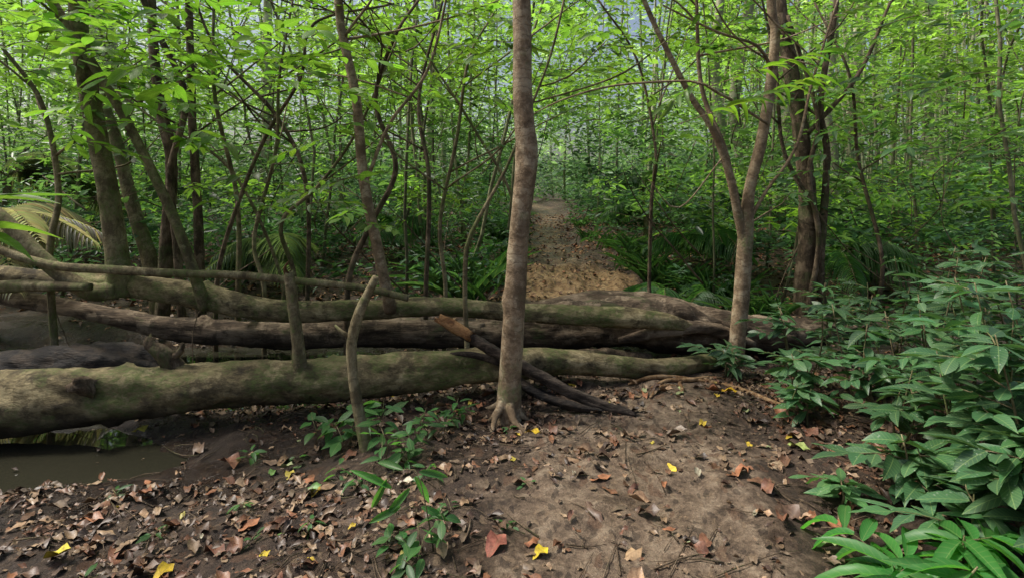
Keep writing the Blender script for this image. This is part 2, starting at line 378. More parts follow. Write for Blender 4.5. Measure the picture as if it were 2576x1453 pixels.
def mid_extra(G):
    tube(G, [(-5.3, 5.0, 1.9), (-4.9, 5, 1.55), (-4.5, 5.0, 1.27), (-4.09, 5, .87), (-3.75, 5.03, .62), (-3.55, 5.1, .62)], [.05, .055, .06, .065, .075, .08], 14, .05, (1, 1, 1), 3, .15)
    tube(G, [(-3.0, 5.2, .6), (-2.75, 5.45, .5), (-2.5, 5.7, .2), (-2.4, 5.8, -.1)], [.06, .05, .04, .04], 10, .05, (1, 1, 1), 0, .2)
log("fallen_log", [(-5.6, 5.3, .86), (-4.69, 5.2, .74), (-3.6, 5.2, .645), (-2.87, 5.2, .535), (-2.14, 5.2, .4), (-1.41, 5.2, .42), (-.684, 5.2, .44), (.044, 5.2, .40), (.77, 5.2, .355), (1.36, 5.25, .3), (1.7, 5.3, .22)],
    [.06, .075, .1, .11, .095, .09, .083, .08, .09, .08, .05], M_log, 28, .04, .26, knots=[(2.8, 1.5, .05, .05), (3.6, -1.0, .04, .04), (4.9, .3, .04, .03), (6, -1.3, .04, .03)], extra=mid_extra)
log("fallen_log", [(-5.9, 5.7, .56), (-4.66, 5.6, .40), (-3.87, 5.6, .246), (-3.285, 5.6, .128), (-2.3, 5.6, .09), (-1.13, 5.6, .108), (-.3, 5.6, .1)],
    [.06, .075, .085, .11, .13, .14, .12], M_oldlog, 28, .04, .3, knots=[(2.9, 1.5, .05, .06), (4, -.5, .05, .05)])
def big_extra(G):
    tube(G, [(.1, 5.95, .25), (.6, 5.95, .3), (.95, 5.95, .33), (1.5, 5.9, .3), (2.1, 5.85, .2)], [.06, .11, .13, .12, .07], 20, .06, (1, 1, 1), 0, .3)
    tube(G, [(1.0, 5.32, .1), (1.5, 5.3, .22), (1.9, 5.35, .2), (2.3, 5.4, .04)], [.03, .07, .07, .04], 12, .05, (1, 1, 1), 0, .5)
    tube(G, [(.3, 5.35, -.08), (.8, 5.3, -.03), (1.3, 5.3, -.06)], [.05, .07, .05], 12, .05, (1, 1, 1), 4, .5)
log("decayed_log", [(-.7, 5.65, .06), (.047, 5.62, .1), (.83, 5.6, .187), (1.615, 5.6, .165), (2.2, 5.6, .108), (2.79, 5.7, .05), (3.5, 5.9, .0)],
    [.09, .16, .22, .25, .21, .16, .1], M_oldlog, 44, .035, .42, knots=[(1.9, -1.4, .18, -.07), (2.6, -1.9, .15, -.08), (2.4, .6, .12, .05)], extra=big_extra)
log("burnt_log", [(-5.2, 4.7, .0), (-4.2, 4.75, .03), (-3.4, 4.85, .05), (-2.9, 4.95, -.05)], [.12, .13, .15, .08], M_char, 24, .04, .5)
log("burnt_log", [(-4.4, 4.4, -.1), (-3.6, 4.45, -.1), (-3.0, 4.55, -.12), (-2.0, 4.7, -.14)], [.09, .1, .08, .04], M_char, 20, .05, .4)
G = Geo()
tube(G, [(-4.75, 4.9, 1.2), (-4.59, 4.9, 1.06), (-4.07, 4.9, .88), (-3.39, 4.9, .814), (-2.53, 4.9, .78), (-1.91, 4.9, .735), (-1.33, 4.92, .66), (-.9, 5.0, .56)], [.03, .033, .036, .036, .034, .032, .03, .03], 14, .05, (1, 1, 1), 0, .2, wig=.008)
tube(G, [(-4.8, 4.95, .62), (-4.3, 4.9, .68), (-3.6, 4.85, .68)], [.05, .055, .035], 12, .06, (1, 1, 1), 0, .2)
G.build("fallen_branch", [M_green])
G = Geo()
tube(G, [(-.52, 4.02, .6), (-.42, 4.01, .55), (-.30, 4, .478)], [.03, .04, .036], 12, .02, (1, 1, 1), 1, .6, jag=.04)
tube(G, [(-.34, 4, .5), (-.106, 4.0, .352), (.116, 3.97, .25), (.44, 3.9, .11), (.815, 3.8, .01)], [.032, .036, .038, .032, .018], 16, .02, (1, 1, 1), 2, .7, jag=.03, wig=.008)
tube(G, [(.0, 3.98, .2), (.2, 3.92, .1), (.4, 3.85, .05), (.6, 3.8, .03)], [.034, .036, .03, .014], 14, .02, (1, 1, 1), 0, .8, jag=.03)
tube(G, [(-.08, 4.05, .28), (-.3, 4.08, .33), (-.5, 4.1, .32)], [.03, .022, .01], 10, .03, (1, 1, 1), 2, .4)
G.build("charred_branch", [M_char, M_rot, mat_bark("weathered_wood", (.018, .013, .01), (.06, .045, .035), (.15, .115, .085), 0, stretch=(.25, 1, 1), sc=16, rough=.85, bumps=1)])

# ------------------------------------------------------------------ spray / twig helpers
GREENS = np.array([(.07, .16, .025), (.11, .23, .03), (.055, .13, .03), (.15, .28, .04), (.04, .1, .03)])
def jit(c, n, a=.25):
    c = np.asarray(c, float); return np.clip(c * (1 + R.uniform(-a, a, (n, 1))) * (1 + R.uniform(-.12, .12, (n, 3))), .002, .9)
def spray(G, base, d, length, nl, L, W, col, Ts=T_HI, lm=1, tm=0, flat=1.0, ang=52, sag=.15, tr=.004):
    d = unit(np.asarray(d, float)); s = np.linspace(0, 1, 7)[:, None]
    pts = np.asarray(base) + d * length * s + np.array([0, 0, -1]) * sag * length * s ** 2 + .04 * length * np.sin(s * 5 + R.uniform(0, 6)) * unit(np.cross(d, UP))
    tube(G, pts, [tr, tr * .35], 5, length / 6, (.4, .45, .25), tm)
    t = np.linspace(.2, 1, nl) + R.uniform(-.02, .02, nl); t = np.clip(t, 0, 1)
    P = np.stack([np.interp(t, s[:, 0], pts[:, k]) for k in range(3)], 1)
    side = unit(np.cross(UP, d)); sg = np.where(np.arange(nl) % 2 == 0, 1, -1)[:, None]
    a = math.radians(ang) * (1 - .75 * t[:, None] ** 4)
    D = np.cos(a) * d + np.sin(a) * sg * side + R.normal(0, .13, (nl, 3)) + np.array([0, 0, -.12])
    N = UP * flat + R.normal(0, .3, (nl, 3))
    leaves_mix(G, P, D, N, L * R.uniform(.75, 1.1, nl) * (1 - .2 * (1 - t)), W * R.uniform(.85, 1.1, nl), jit(col, nl, .2), Ts, lm)

# ------------------------------------------------------------------ trees
def tree(name, stems, mat, sprays=0, knots=(), rough=.08, zmin=1.2, sprL=.45, leafL=.16, leafW=.055, col=(.12, .24, .035), nbr=0):
    G = Geo()
    for k, (pts, rad) in enumerate(stems):
        seg = 24 if max(rad) > .06 else (14 if max(rad) > .03 else 8)
        tube(G, pts, rad, seg, .05 if max(rad) > .03 else .1, (1, 1, 1), 0, rough, knots if k == 0 else ())
    for b in range(nbr):
        pts, rad = stems[R.integers(0, len(stems))]
        P, r = resample(pts, rad, .15)
        q = [i for i in range(len(P)) if P[i][2] > zmin]
        if not q: continue
        i = q[R.integers(0, len(q))]
        a = R.uniform(0, 6.28); d = np.array([math.cos(a), math.sin(a) * .6, R.uniform(.2, 1.0)]); ln = R.uniform(.6, 1.6)
        e1 = P[i] + d * ln * .5 + R.normal(0, .05, 3); e2 = P[i] + d * ln + np.array([0, 0, .1 * ln]) + R.normal(0, .08, 3)
        tube(G, [P[i], e1, e2], [min(.014, r[i] * .6), .009, .004], 6, .12, (1, 1, 1), 0, wig=.008)
        for s in range(sprays):
            t = R.uniform(.35, 1); bp = P[i] * (1 - t) + e2 * t
            a2 = a + R.normal(0, .9)
            spray(G, bp, (math.cos(a2), math.sin(a2), R.uniform(-.1, .3)), R.uniform(.6, 1.1) * sprL, R.integers(6, 11), leafL * R.uniform(.8, 1.2), leafW, np.array(col) * R.uniform(.7, 1.3))
    ob = G.build(name, [mat, M_leaf]); return ob

def roots(c):
    out = []
    for k in range(7):
        a = c[2] + k * .9; x, y = c[0], c[1]
        L = .15 + .14 * abs(math.sin(k * 2.1))
        out.append(([(x + .03 * math.cos(a), y + .03 * math.sin(a), .12), (x + .5 * L * math.cos(a), y + .5 * L * math.sin(a), .03), (x + L * math.cos(a + .3), y + L * math.sin(a + .3), -.035)], [.04, .022, .008]))
    return out
tree("slender_tree", [([(-.02, 3.8, -.08), (-.02, 3.8, .06), (-.01, 3.8, .3), (.015, 3.8, .755), (.055, 3.8, 1.29), (.10, 3.8, 1.72), (.085, 3.8, 1.95), (.07, 3.8, 2.245), (.064, 3.8, 2.777), (.03, 3.85, 4), (.1, 3.9, 6.5)],
                       [.1, .085, .074, .073, .066, .073, .068, .064, .06, .055, .04])] + roots((-.02, 3.8, .4)), M_trunk,
     knots=[(.86, 3.6, .045, .03), (1.35, 4.6, .035, .012), (1.18, 3.3, .03, .012), (1.72, 5.2, .05, .02), (1.8, 2.2, .06, .02), (.55, 5.6, .03, .01), (2.3, 4, .03, .012)], rough=.09)
tree("tree", [([(-3.55, 5.15, .55), (-3.56, 5.15, .76), (-3.65, 5.15, 1.43), (-3.79, 5.15, 2.15), (-3.92, 5.15, 2.87), (-3.94, 5.15, 3.23), (-4.2, 5.2, 6)], [.13, .1, .085, .08, .075, .072, .05])], M_green, knots=[(.9, 4.5, .05, .03)], nbr=3, sprays=3, zmin=2)
tree("sapling", [([(-2.78, 5.15, .45), (-2.8, 5.1, .6), (-2.99, 5.1, 1.14), (-3.2, 5.1, 1.61), (-3.49, 5.1, 2.18), (-3.81, 5.1, 2.71), (-4.13, 5.1, 3.21), (-4.9, 5.1, 4.5)], [.06, .05, .045, .042, .04, .04, .036, .03])], M_green, nbr=3, sprays=3, zmin=2.0)
tree("sapling", [([(-1.1, 5.15, .42), (-1.12, 5.1, .58), (-1.21, 5.1, 1.0), (-1.33, 5.1, 1.607), (-1.40, 5.1, 2.32), (-1.51, 5.1, 2.857), (-1.56, 5.1, 3.21), (-1.7, 5.1, 5)], [.065, .052, .048, .046, .042, .04, .038, .03]),
                  ([(-1.32, 5.1, 1.55), (-1.1, 5.1, 2.1), (-.75, 5.1, 2.6), (-.55, 5.1, 3.4)], [.02, .016, .014, .01])], M_trunk, nbr=4, sprays=3, zmin=2.1)
tree("sapling", [([(-.86, 3.4, -.12), (-.87, 3.4, -.05), (-.91, 3.4, .143), (-.947, 3.4, .358), (-.96, 3.4, .596), (-.91, 3.4, .786), (-.87, 3.42, .88), (-.816, 3.4, .985)], [.05, .04, .033, .03, .031, .03, .026, .02]),
                  ([(-.955, 3.4, .62), (-1.02, 3.4, .66), (-1.06, 3.4, .7)], [.015, .012, .006])], M_green, rough=.22)
tree("thin_sapling", [([(-.364, 4.6, -.1), (-.364, 4.6, .244), (-.38, 4.6, .63), (-.364, 4.6, 1.05), (-.235, 4.6, 1.34), (-.058, 4.6, 1.66), (.12, 4.65, 2.1), (.33, 4.7, 2.66), (.5, 4.7, 3.4)], [.024, .022, .02, .02, .016, .014, .012, .01, .008])], M_green, nbr=2, sprays=2, zmin=2.2, rough=.15)
tree("forked_tree", [([(2.08, 5.3, -.15), (2.10, 5.3, .09), (2.15, 5.3, .61), (2.18, 5.3, 1.09), (2.215, 5.3, 1.5), (2.33, 5.3, 1.98), (2.42, 5.3, 2.54), (2.456, 5.3, 2.98), (2.42, 5.3, 3.28), (2.4, 5.3, 4.8)], [.09, .075, .072, .066, .052, .05, .048, .042, .04, .03]),
                      ([(2.17, 5.3, 1.0), (2.1, 5.28, 1.28), (2.01, 5.28, 1.69), (1.86, 5.28, 2.09), (1.68, 5.28, 2.35), (1.454, 5.2, 2.72), (1.195, 5.2, 3.28), (.9, 5.2, 4.2)], [.05, .042, .038, .034, .028, .026, .022, .015]),
                      ([(2.08, 5.28, 1.4), (1.98, 5.3, 1.9), (1.8, 5.4, 2.5), (1.75, 5.4, 3.4)], [.03, .026, .022, .016]),
                      ([(2.2, 5.3, 1.2), (2.35, 5.25, 1.5), (2.6, 5.2, 1.9), (2.75, 5.2, 2.5), (3.0, 5.2, 3.3)], [.02, .016, .014, .012, .008]),
                      ([(2.44, 5.3, 2.6), (2.2, 5.1, 2.8), (1.8, 5.0, 2.9), (1.3, 4.9, 3.1)], [.018, .014, .012, .008]),
                      ([(1.95, 5.28, 1.8), (1.5, 5.1, 1.35), (1.2, 5.0, 1.6)], [.008, .006, .004])], M_trunk, nbr=6, sprays=3, zmin=2.2, col=(.08, .17, .035), rough=.12)
tree("vine_covered_tree", [([(3.6, 7, -.2), (3.61, 7, .18), (3.64, 7, 1.4), (3.54, 7, 2.38), (3.415, 7, 3.1), (3.3, 7, 3.85), (3.2, 7, 6)], [.15, .12, .1, .095, .09, .08, .06]),
                            ([(3.8, 6.9, -.2), (3.75, 6.9, .6), (3.85, 6.95, 1.9), (3.75, 6.9, 2.6), (3.95, 6.9, 3.9), (4, 7, 5)], [.05, .045, .04, .035, .03, .02]),
                            ([(3.55, 6.85, .0), (3.7, 6.85, .9), (3.58, 6.85, 1.7), (3.68, 6.85, 2.4), (3.3, 6.8, 3.6)], [.03, .03, .03, .025, .02]),
                            ([(3.66, 6.9, 1.3), (3.3, 6.9, 2.0), (3.2, 6.9, 3.0), (3.0, 6.9, 4)], [.03, .025, .02, .012]),
                            ([(3.6, 6.9, 2.2), (4.2, 6.9, 2.9), (4.6, 6.9, 3.8)], [.03, .025, .02])], M_dark, nbr=9, sprays=4, zmin=1.6, rough=.3, col=(.06, .15, .04))
tree("vine_covered_tree", [([(-4.0, 6.5, -.2), (-4.0, 6.5, .04), (-3.95, 6.5, 1.0), (-3.9, 6.5, 1.86), (-4.05, 6.5, 2.6), (-4.13, 6.5, 3.7), (-4.2, 6.5, 6)], [.09, .075, .065, .06, .055, .05, .04]),
                            ([(-3.7, 6.4, -.2), (-3.78, 6.4, .9), (-3.85, 6.4, 1.7), (-3.68, 6.4, 2.55), (-4.0, 6.4, 3.3), (-4.3, 6.4, 4)], [.045, .045, .04, .035, .035, .03]),
                            ([(-3.6, 6.6, -.2), (-3.65, 6.6, 1.2), (-3.72, 6.6, 2.5), (-3.77, 6.6, 4.2)], [.055, .05, .045, .04])], M_dark, nbr=6, sprays=3, zmin=1.7, rough=.25)
tree("leaning_tree", [([(-4.3, 7, -.2), (-4.45, 7, .6), (-4.7, 7, 1.4), (-4.9, 7, 2.2), (-5.3, 7, 3.3), (-5.6, 7, 5)], [.12, .09, .075, .07, .06, .04])], M_green, nbr=3, sprays=3, zmin=1.8, rough=.15)
ss = [[(600, 720), (590, 500), (565, 250), (545, 0)], [(680, 720), (640, 600), (690, 380), (705, 200), (740, 0)], [(560, 690), (600, 500), (660, 330), (760, 200), (800, 60), (1000, 10)],
      [(740, 700), (730, 560), (800, 470), (900, 330), (1000, 100)], [(1070, 730), (1080, 450), (1060, 250), (1110, 0)], [(1120, 720), (1115, 560), (1150, 350), (1180, 150), (1240, 20)],
      [(700, 700), (580, 430), (380, 300), (200, 160)], [(880, 700), (930, 560), (990, 420), (940, 250), (1000, 100), (1050, 0)], [(150, 640), (150, 480), (90, 260), (30, 120)], [(1640, 740), (1645, 500), (1650, 380), (1600, 150), (1500, 0)],
      [(2210, 640), (2180, 400), (2120, 200), (2060, 0)], [(770, 480), (700, 300), (560, 140), (500, 0)], [(1300, 520), (1200, 330), (1080, 140), (980, 0)]]
ssy = [6.2, 5.8, 5.9, 6.1, 6.3, 5.6, 6.6, 5.5, 5.4, 6.8, 7.2, 6.3, 7.0]
for pl, yy in zip(ss, ssy):
    k = .0007 * yy; pts = [((a - 1288) * k + R.normal(0, .02), yy + R.normal(0, .08), 1.5 - (b - 480) * k) for a, b in pl]
    pts = [(pts[0][0] - .02, yy, min(pts[0][2] - .3, float(H(pts[0][0], yy)) - .05))] + pts
    r0 = R.uniform(.02, .034); tree("thin_sapling", [(pts, [r0, r0 * .8, r0 * .45])], M_green if R.random() < .6 else M_dark, nbr=4, sprays=3, zmin=1.5, rough=.12, leafL=.14, leafW=.05, col=GREENS[R.integers(0, 4)])
G = Geo(); tube(G, [(.1, 4.6, 2.08), (.4, 4.5, 2.22), (.825, 4.5, 2.335), (1.42, 4.5, 2.37), (1.64, 4.5, 2.27), (2.3, 5.1, 2.1)], [.004, .007, .009, .01, .012, .012], 7, .1, (.9, .6, .5), 0, wig=.006)
spray(G, (1.25, 4.3, 2.0), (1, 0, .35), 1.1, 18, .2, .05, (.17, .32, .04), T_LANCE, ang=38, sag=0)
spray(G, (1.5, 4.35, 2.3), (.9, -.4, .25), .8, 14, .2, .05, (.17, .33, .04), T_LANCE, ang=38, sag=0)
spray(G, (1.5, 4.5, 2.35), (-.7, -.5, -.3), .5, 9, .17, .05, (.1, .2, .04), T_LANCE, ang=38)
G.build("leafy_branch", [M_trunk, M_leaf])

# ------------------------------------------------------------------ overhanging near foliage
G = Geo()
def region(n, x0, x1, y0, y1, z0, z1, L, col, dirx=0, nl=(6, 11), ln=(.35, .6)):
    for k in range(n):
        b = (R.uniform(x0, x1), R.uniform(y0, y1), R.uniform(z0, z1)); a = R.uniform(0, 6.28)
        spray(G, b, (math.cos(a) + dirx, .6 * math.sin(a), R.uniform(-.15, .25)), R.uniform(*ln), R.integers(*nl), L * R.uniform(.8, 1.2), L * .33, np.array(col) * R.uniform(.5, 1.25))
region(66, -4.3, -1.3, 3.8, 5.4, 1.95, 3.3, .21, (.16, .32, .045), .6)
region(34, -4.6, -2.8, 4.0, 5.4, 1.9, 3.2, .2, (.14, .29, .045), .6)
region(22, -2.0, -.2, 4.4, 6, 2.4, 3.6, .17, (.12, .25, .04))
region(14, -.4, .6, 3.6, 5.4, 2.55, 3.4, .18, (.1, .2, .035), -.5)
region(14, .5, 2.4, 4.6, 6, 2.8, 3.6, .16, (.1, .21, .035))
region(50, 2.8, 5.0, 4.0, 6.0, 1.4, 3.4, .16, (.065, .155, .05), -.6)
region(10, -2.0, -.9, 3.9, 4.8, 1.25, 1.75, .17, (.11, .22, .04), .4)
region(7, -3.2, -1.6, 4.6, 5.4, 1.3, 1.6, .14, (.11, .21, .04), .4)
tube(G, [(-2.9, 2.75, .3), (-2.7, 2.65, .9), (-2.5, 2.55, 1.3), (-2.42, 2.55, 1.55)], [.008, .006, .004, .002], 6, .1, (.8, .9, .5), 0)
for b, d in (((-2.44, 2.55, 1.46), (1, .1, .1)), ((-2.5, 2.55, 1.32), (1, 0, -.02)), ((-2.42, 2.55, 1.55), (-.8, .1, .1))):
    leaves_mix(G, [b] * 2, np.array([d, (d[0], d[1] + .5, d[2] + .25)]), UP + R.normal(0, .2, (2, 3)), .38, .085, jit((.12, .25, .04), 2), T_HI, 1)
G.build("overhanging_foliage", [M_dark, M_leaf])

# ------------------------------------------------------------------ shrubs
def shrub(name, x, y, h, n=3, L=.17, W=.055, col=(.04, .11, .04), lean=(0, 0), mat=None, Ts=T_HI, spread=.25, dense=True):
    G = Geo(); z0 = float(H(x, y)) - .02
    for s in range(n):
        a = R.uniform(0, 6.28); hh = h * R.uniform(.6, 1.05)
        top = np.array([x + lean[0] + spread * hh * math.cos(a), y + lean[1] + spread * hh * math.sin(a), z0 + hh])
        b = np.array([x + .03 * math.cos(a), y + .03 * math.sin(a), z0]); m = (b + top) / 2 + np.array([.05 * math.cos(a + 1), .05 * math.sin(a + 1), .05 * hh])
        tube(G, [b, m, top], [.008, .006, .003] if dense else [.003, .0025, .0015], 6, .08, (.8, .9, .5), 0)
        nodes = max(3, int(hh / .13)) if dense else 2
        for q in range(nodes):
            t = .3 + .7 * (q + .5) / nodes; P = (1 - t) ** 2 * b + 2 * t * (1 - t) * m + t * t * top
            nl = R.integers(2, 4)
            if q == nodes - 1: nl = 6 if dense else R.integers(2, 5)
            aa = R.uniform(0, 6.28) + np.arange(nl) * 6.283 / nl + R.normal(0, .3, nl)
            D = np.c_[np.cos(aa), np.sin(aa), R.uniform(-.25, .35, nl)]
            leaves_mix(G, np.repeat(P[None], nl, 0) + D * .015, D, UP + R.normal(0, .3, (nl, 3)), L * R.uniform(.6, 1.2, nl), W * R.uniform(.85, 1.15, nl), jit(col, nl), Ts, 1)
            if dense and R.random() < .45:
                a3 = R.uniform(0, 6.28); spray(G, P, (math.cos(a3), math.sin(a3), .25), R.uniform(.15, .32), 7, L * .95, W, col, Ts)
    return G.build(name, [M_green, mat or M_leafd])
SH = [(1.95, 4.0, .42), (2.2, 4.3, .6), (2.5, 4.1, .75), (2.75, 3.9, .85), (2.35, 3.6, .6), (2.6, 3.3, .85), (2.9, 3.5, 1.0), (2.15, 3.2, .45), (2.3, 2.8, .7), (2.6, 2.8, 1.0), (1.95, 2.75, .35), (2.15, 2.4, .55), (2.35, 2.5, .85), (3.0, 4.5, .8), (2.6, 4.9, .6), (3.3, 4.2, 1.0), (1.75, 4.6, .3), (2.9, 3.0, 1.15), (3.6, 4.8, 1.0), (3.3, 3.7, 1.15), (1.95, 2.3, .4), (2.1, 2.15, .6), (2.35, 2.25, 1.0), (1.85, 3.6, .25), (3.9, 5.4, .9), (3.2, 5.6, .6)]
for x, y, h in SH:
    near_ = y < 3
    shrub("shrub", x, y, h, R.integers(3, 5), R.uniform(.16, .22) if near_ else R.uniform(.12, .18), R.uniform(.055, .075) if near_ else R.uniform(.042, .06), np.array((.06, .145, .06)) * R.uniform(.6, 1.35))
for x, y, h in ((1.4, 2.05, .17), (1.65, 2.15, .22), (1.6, 1.95, .2)):
    shrub("broadleaf_seedling", x, y, h, 2, .24, .062, (.07, .24, .055), mat=M_leaf, Ts=T_LANCE)
shrub("shrub", 1.62, 2.75, .18, 2, .13, .05, (.08, .2, .07))
for x, y, h, L in ((-.36, 2.45, .2, .1), (-.45, 2.3, .1, .08), (-.62, 3.25, .2, .12), (-.55, 3.2, .13, .11), (-.72, 3.3, .24, .13), (-.5, 3.6, .16, .1), (-.3, 3.75, .16, .1), (-.9, 3.1, .1, .08), (-1.25, 3.3, .1, .07), (-1.5, 3.3, .1, .08), (-.95, 2.6, .08, .06), (-1.75, 2.3, .1, .07), (-1.1, 2.5, .07, .06), (-2.1, 3.0, .08, .06), (-.05, 2.6, .05, .05), (-1.2, 3.55, .22, .15), (-.9, 3.6, .3, .17), (-1.05, 3.5, .25, .16), (-.4, 3.0, .1, .09), (-.2, 2.1, .07, .06), (.0, 3.55, .08, .05), (-1.3, 2.75, .07, .06), (-.65, 3.15, .2, .11), (-.6, 3.45, .25, .11), (-.45, 3.7, .2, .1), (-.8, 3.0, .12, .09), (-1.6, 2.6, .08, .07), (-.3, 2.75, .08, .06), (.1, 2.9, .05, .04), (-.5, 2.35, .16, .1), (-.3, 2.3, .14, .09)):
    shrub("seedling", x, y, h, 1 if h < .15 else 2, L, L * .34, (.065, .175, .055), mat=M_leaf, spread=.4, dense=False)
G = Geo()
for dx, dz, dd, L in ((-.1, .2, (-.9, 0, .45), .2), (-.12, .24, (-.4, .1, -.8), .19), (.02, .27, (.8, .1, -.15), .13), (.0, .25, (.45, 0, -.7), .14), (-.05, .28, (-.7, .3, .1), .15), (-.02, .2, (-.6, -.2, -.6), .15), (-.06, .12, (-.8, -.2, -.3), .15), (.03, .12, (.7, -.2, -.2), .13)):
    leaves(G, [(-.42 + dx, 2.45, .02 + dz)], np.array(dd), np.array([[.3, -.8, .6]]), L, .034, jit((.08, .24, .06), 1), T_LANCE[1], 1)
tube(G, [(-.33, 2.4, -.03), (-.36, 2.42, .12), (-.42, 2.45, .3), (-.55, 2.46, .27)], [.004, .003, .002, .001], 6, .05, (1, 1, .6), 0)
G.build("bamboo_seedling", [M_green, M_leaf])

# ------------------------------------------------------------------ palms, strap plants
def palm(name, x, y, h, nf, fl, col=(.06, .15, .05), W=.028, z0=None, dirs=None):
    G = Geo(); z = float(H(x, y)) if z0 is None else z0
    if h > .6: tube(G, [(x, y, z - .1), (x, y, z + h)], [.07, .05], 10, .1, (.6, .5, .4), 0, .3)
    for k in range(nf):
        a = dirs[k] if dirs else R.uniform(0, 6.28); el = R.uniform(.3, 1.1); f = fl * R.uniform(.8, 1.15)
        s = np.linspace(0, 1, 9)[:, None]; out = np.array([math.cos(a), math.sin(a), 0])
        pts = np.array([x, y, z + h]) + out * f * s * (.5 + .5 * s) * math.cos(el) * 1.2 + UP * (f * s * math.sin(el) - f * .75 * s ** 2.2)
        tube(G, pts, [.008, .003], 5, f / 9, (.8, .9, .5), 0)
        n = 30; t = np.linspace(.22, 1, n)
        P = np.stack([np.interp(t, s[:, 0], pts[:, q]) for q in range(3)], 1); tg = unit(np.gradient(P, axis=0))
        side = unit(np.cross(tg, UP)); LL = .38 * f * np.sin(np.pi * (t * .75 + .2)) ** .7
        for sg in (-1, 1):
            D = tg * .6 + sg * side + np.array([0, 0, -.25]) + R.normal(0, .04, (n, 3))
            leaves(G, P, D, UP + R.normal(0, .1, (n, 3)) + sg * side * .3, LL, W, jit(col, n, .15), T_LANCE[0], 1)
    return G.build(name, [M_green, M_leaf])
palm("palm", 2.0, 7.5, .1, 7, .85, (.07, .17, .06)); palm("palm", 2.6, 7.4, .1, 5, .7); palm("palm", 2.9, 8.6, .4, 7, 1.2)
palm("palm", -3.2, 7.8, .5, 7, 1.2, (.11, .16, .09)); palm("palm", -5.6, 6.1, 1.15, 9, 1.2, (.3, .28, .25), .03, dirs=[0, .5, -.5, -1.2, 1.2, 2, 3, 4, 5.6]); palm("palm", -1.9, 9.5, .4, 6, 1.1)
palm("palm", 2.6, 11, .8, 7, 1.0); palm("palm", -8, 9, 1.4, 8, 2.0, (.16, .2, .13), .05); palm("palm", 4.6, 8, .5, 6, 1.2); palm("palm", 3.2, 14, 1.0, 7, 1.2, (.09, .18, .07))
def straps(name, x, y, n, L, W, col):
    G = Geo(); a = R.uniform(0, 6.28, n); D = np.c_[np.cos(a) * .5, np.sin(a) * .5, R.uniform(.6, 1.4, n)]
    xx = x + R.normal(0, .12, n); yy = y + R.normal(0, .12, n)
    N = np.c_[-np.cos(a), -np.sin(a), np.full(n, .5)] * 1.0
    leaves_mix(G, np.c_[xx, yy, H(xx, yy)], D, N, L * R.uniform(.6, 1.1, n), W, jit(col, n), T_LANCE, 0)
    G.build(name, [M_leaf])
for x, y, n, L in ((-.6, 7.3, 24, 1.0), (-.35, 8.1, 22, .9), (2.1, 8.3, 50, .6), (2.5, 8.0, 50, .6), (2.9, 7.6, 50, .6), (2.0, 9.4, 40, .5), (1.8, 10.4, 34, .45), (3.0, 6.6, 40, .5), (2.7, 6.6, 40, .45), (-1.0, 8.4, 20, .8), (-.25, 10.6, 30, .6), (1.8, 8.9, 24, .4), (.0, 9.3, 24, .4), (1.6, 11.8, 30, .35), (.1, 12.6, 30, .4), (1.7, 14, 30, .35), (.2, 15.5, 30, .5)):
    straps("grass_clump", x, y, n, L, .035 if L > .8 else .018, (.05, .125, .045))

# ------------------------------------------------------------------ forest masses
def clumps(G, n, per, y0, y1, zlo, zhi, L, rad, colf, T, keep=None, mat=0, xw=.98):
    yc = np.sqrt(R.uniform(y0 ** 2, y1 ** 2, n)); xc = R.uniform(-1, 1, n) * (xw * yc + 1.5)
    u = R.uniform(0, 1, n); zc = zlo(yc) + (zhi(yc) - zlo(yc)) * u
    if keep is not None:
        k = keep(xc, yc, zc); xc, yc, zc, u = xc[k], yc[k], zc[k], u[k]
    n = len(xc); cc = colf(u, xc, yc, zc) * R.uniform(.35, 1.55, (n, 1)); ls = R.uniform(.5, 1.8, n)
    m = n * per; Cn = np.repeat(np.c_[xc, yc, zc], per, 0); rr = np.repeat(rad * R.uniform(.6, 1.5, n), per)[:, None]
    off = R.normal(0, 1, (m, 3)) * rr * np.array([1, 1, .45]); P = Cn + off
    gz = H(P[:, 0], P[:, 1]); P[:, 2] = np.maximum(P[:, 2], gz + .03)
    cc = np.repeat(cc, per, 0); ls = np.repeat(ls, per)
    if keep is not None:
        k = keep(P[:, 0], P[:, 1], P[:, 2]); P = P[k]; cc = cc[k]; ls = ls[k]
    m = len(P); a = R.uniform(0, 6.28, m)
    D = np.c_[np.cos(a), np.sin(a), R.uniform(-.6, .3, m)]; N = UP + R.normal(0, .5, (m, 3))
    l = L * ls * R.uniform(.6, 1.3, m); leaves(G, P, D, N, l, l * R.uniform(.3, .45, m), cc * R.uniform(.7, 1.3, (m, 1)), T, mat)
def keep(x, y, z):
    tx, tw = trail(y); z0 = H(x, y)
    cor = (np.abs(x - tx) < tw * 1.3 + .15 + .2 * vnoise(y * 1.3, x * 0, 44)) & (z < z0 + 2.4) & (y < 23)
    gap = vnoise(x * .35 + 9, y * .35 + z * .5, 77) > -.3
    sky = vnoise(x * .5 + 4, z * .5, 91) > -.36 + .46 * sm(3, 8, z)
    return (~cor) & gap & (sky | (y < 13))
def colf(u, x, y, z):  # low clumps painted darker as if shaded, high ones brighter, plus species tone
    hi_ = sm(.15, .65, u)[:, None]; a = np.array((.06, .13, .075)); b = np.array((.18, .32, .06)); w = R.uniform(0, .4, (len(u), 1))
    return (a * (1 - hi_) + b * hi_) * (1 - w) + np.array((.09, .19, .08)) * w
def colhaze(u, x, y, z):  # distance haze painted into the far leaves as paler, bluer green
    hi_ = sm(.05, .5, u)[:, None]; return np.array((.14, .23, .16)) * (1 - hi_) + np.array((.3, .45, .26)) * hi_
gl = lambda y: H(np.zeros_like(y), y)
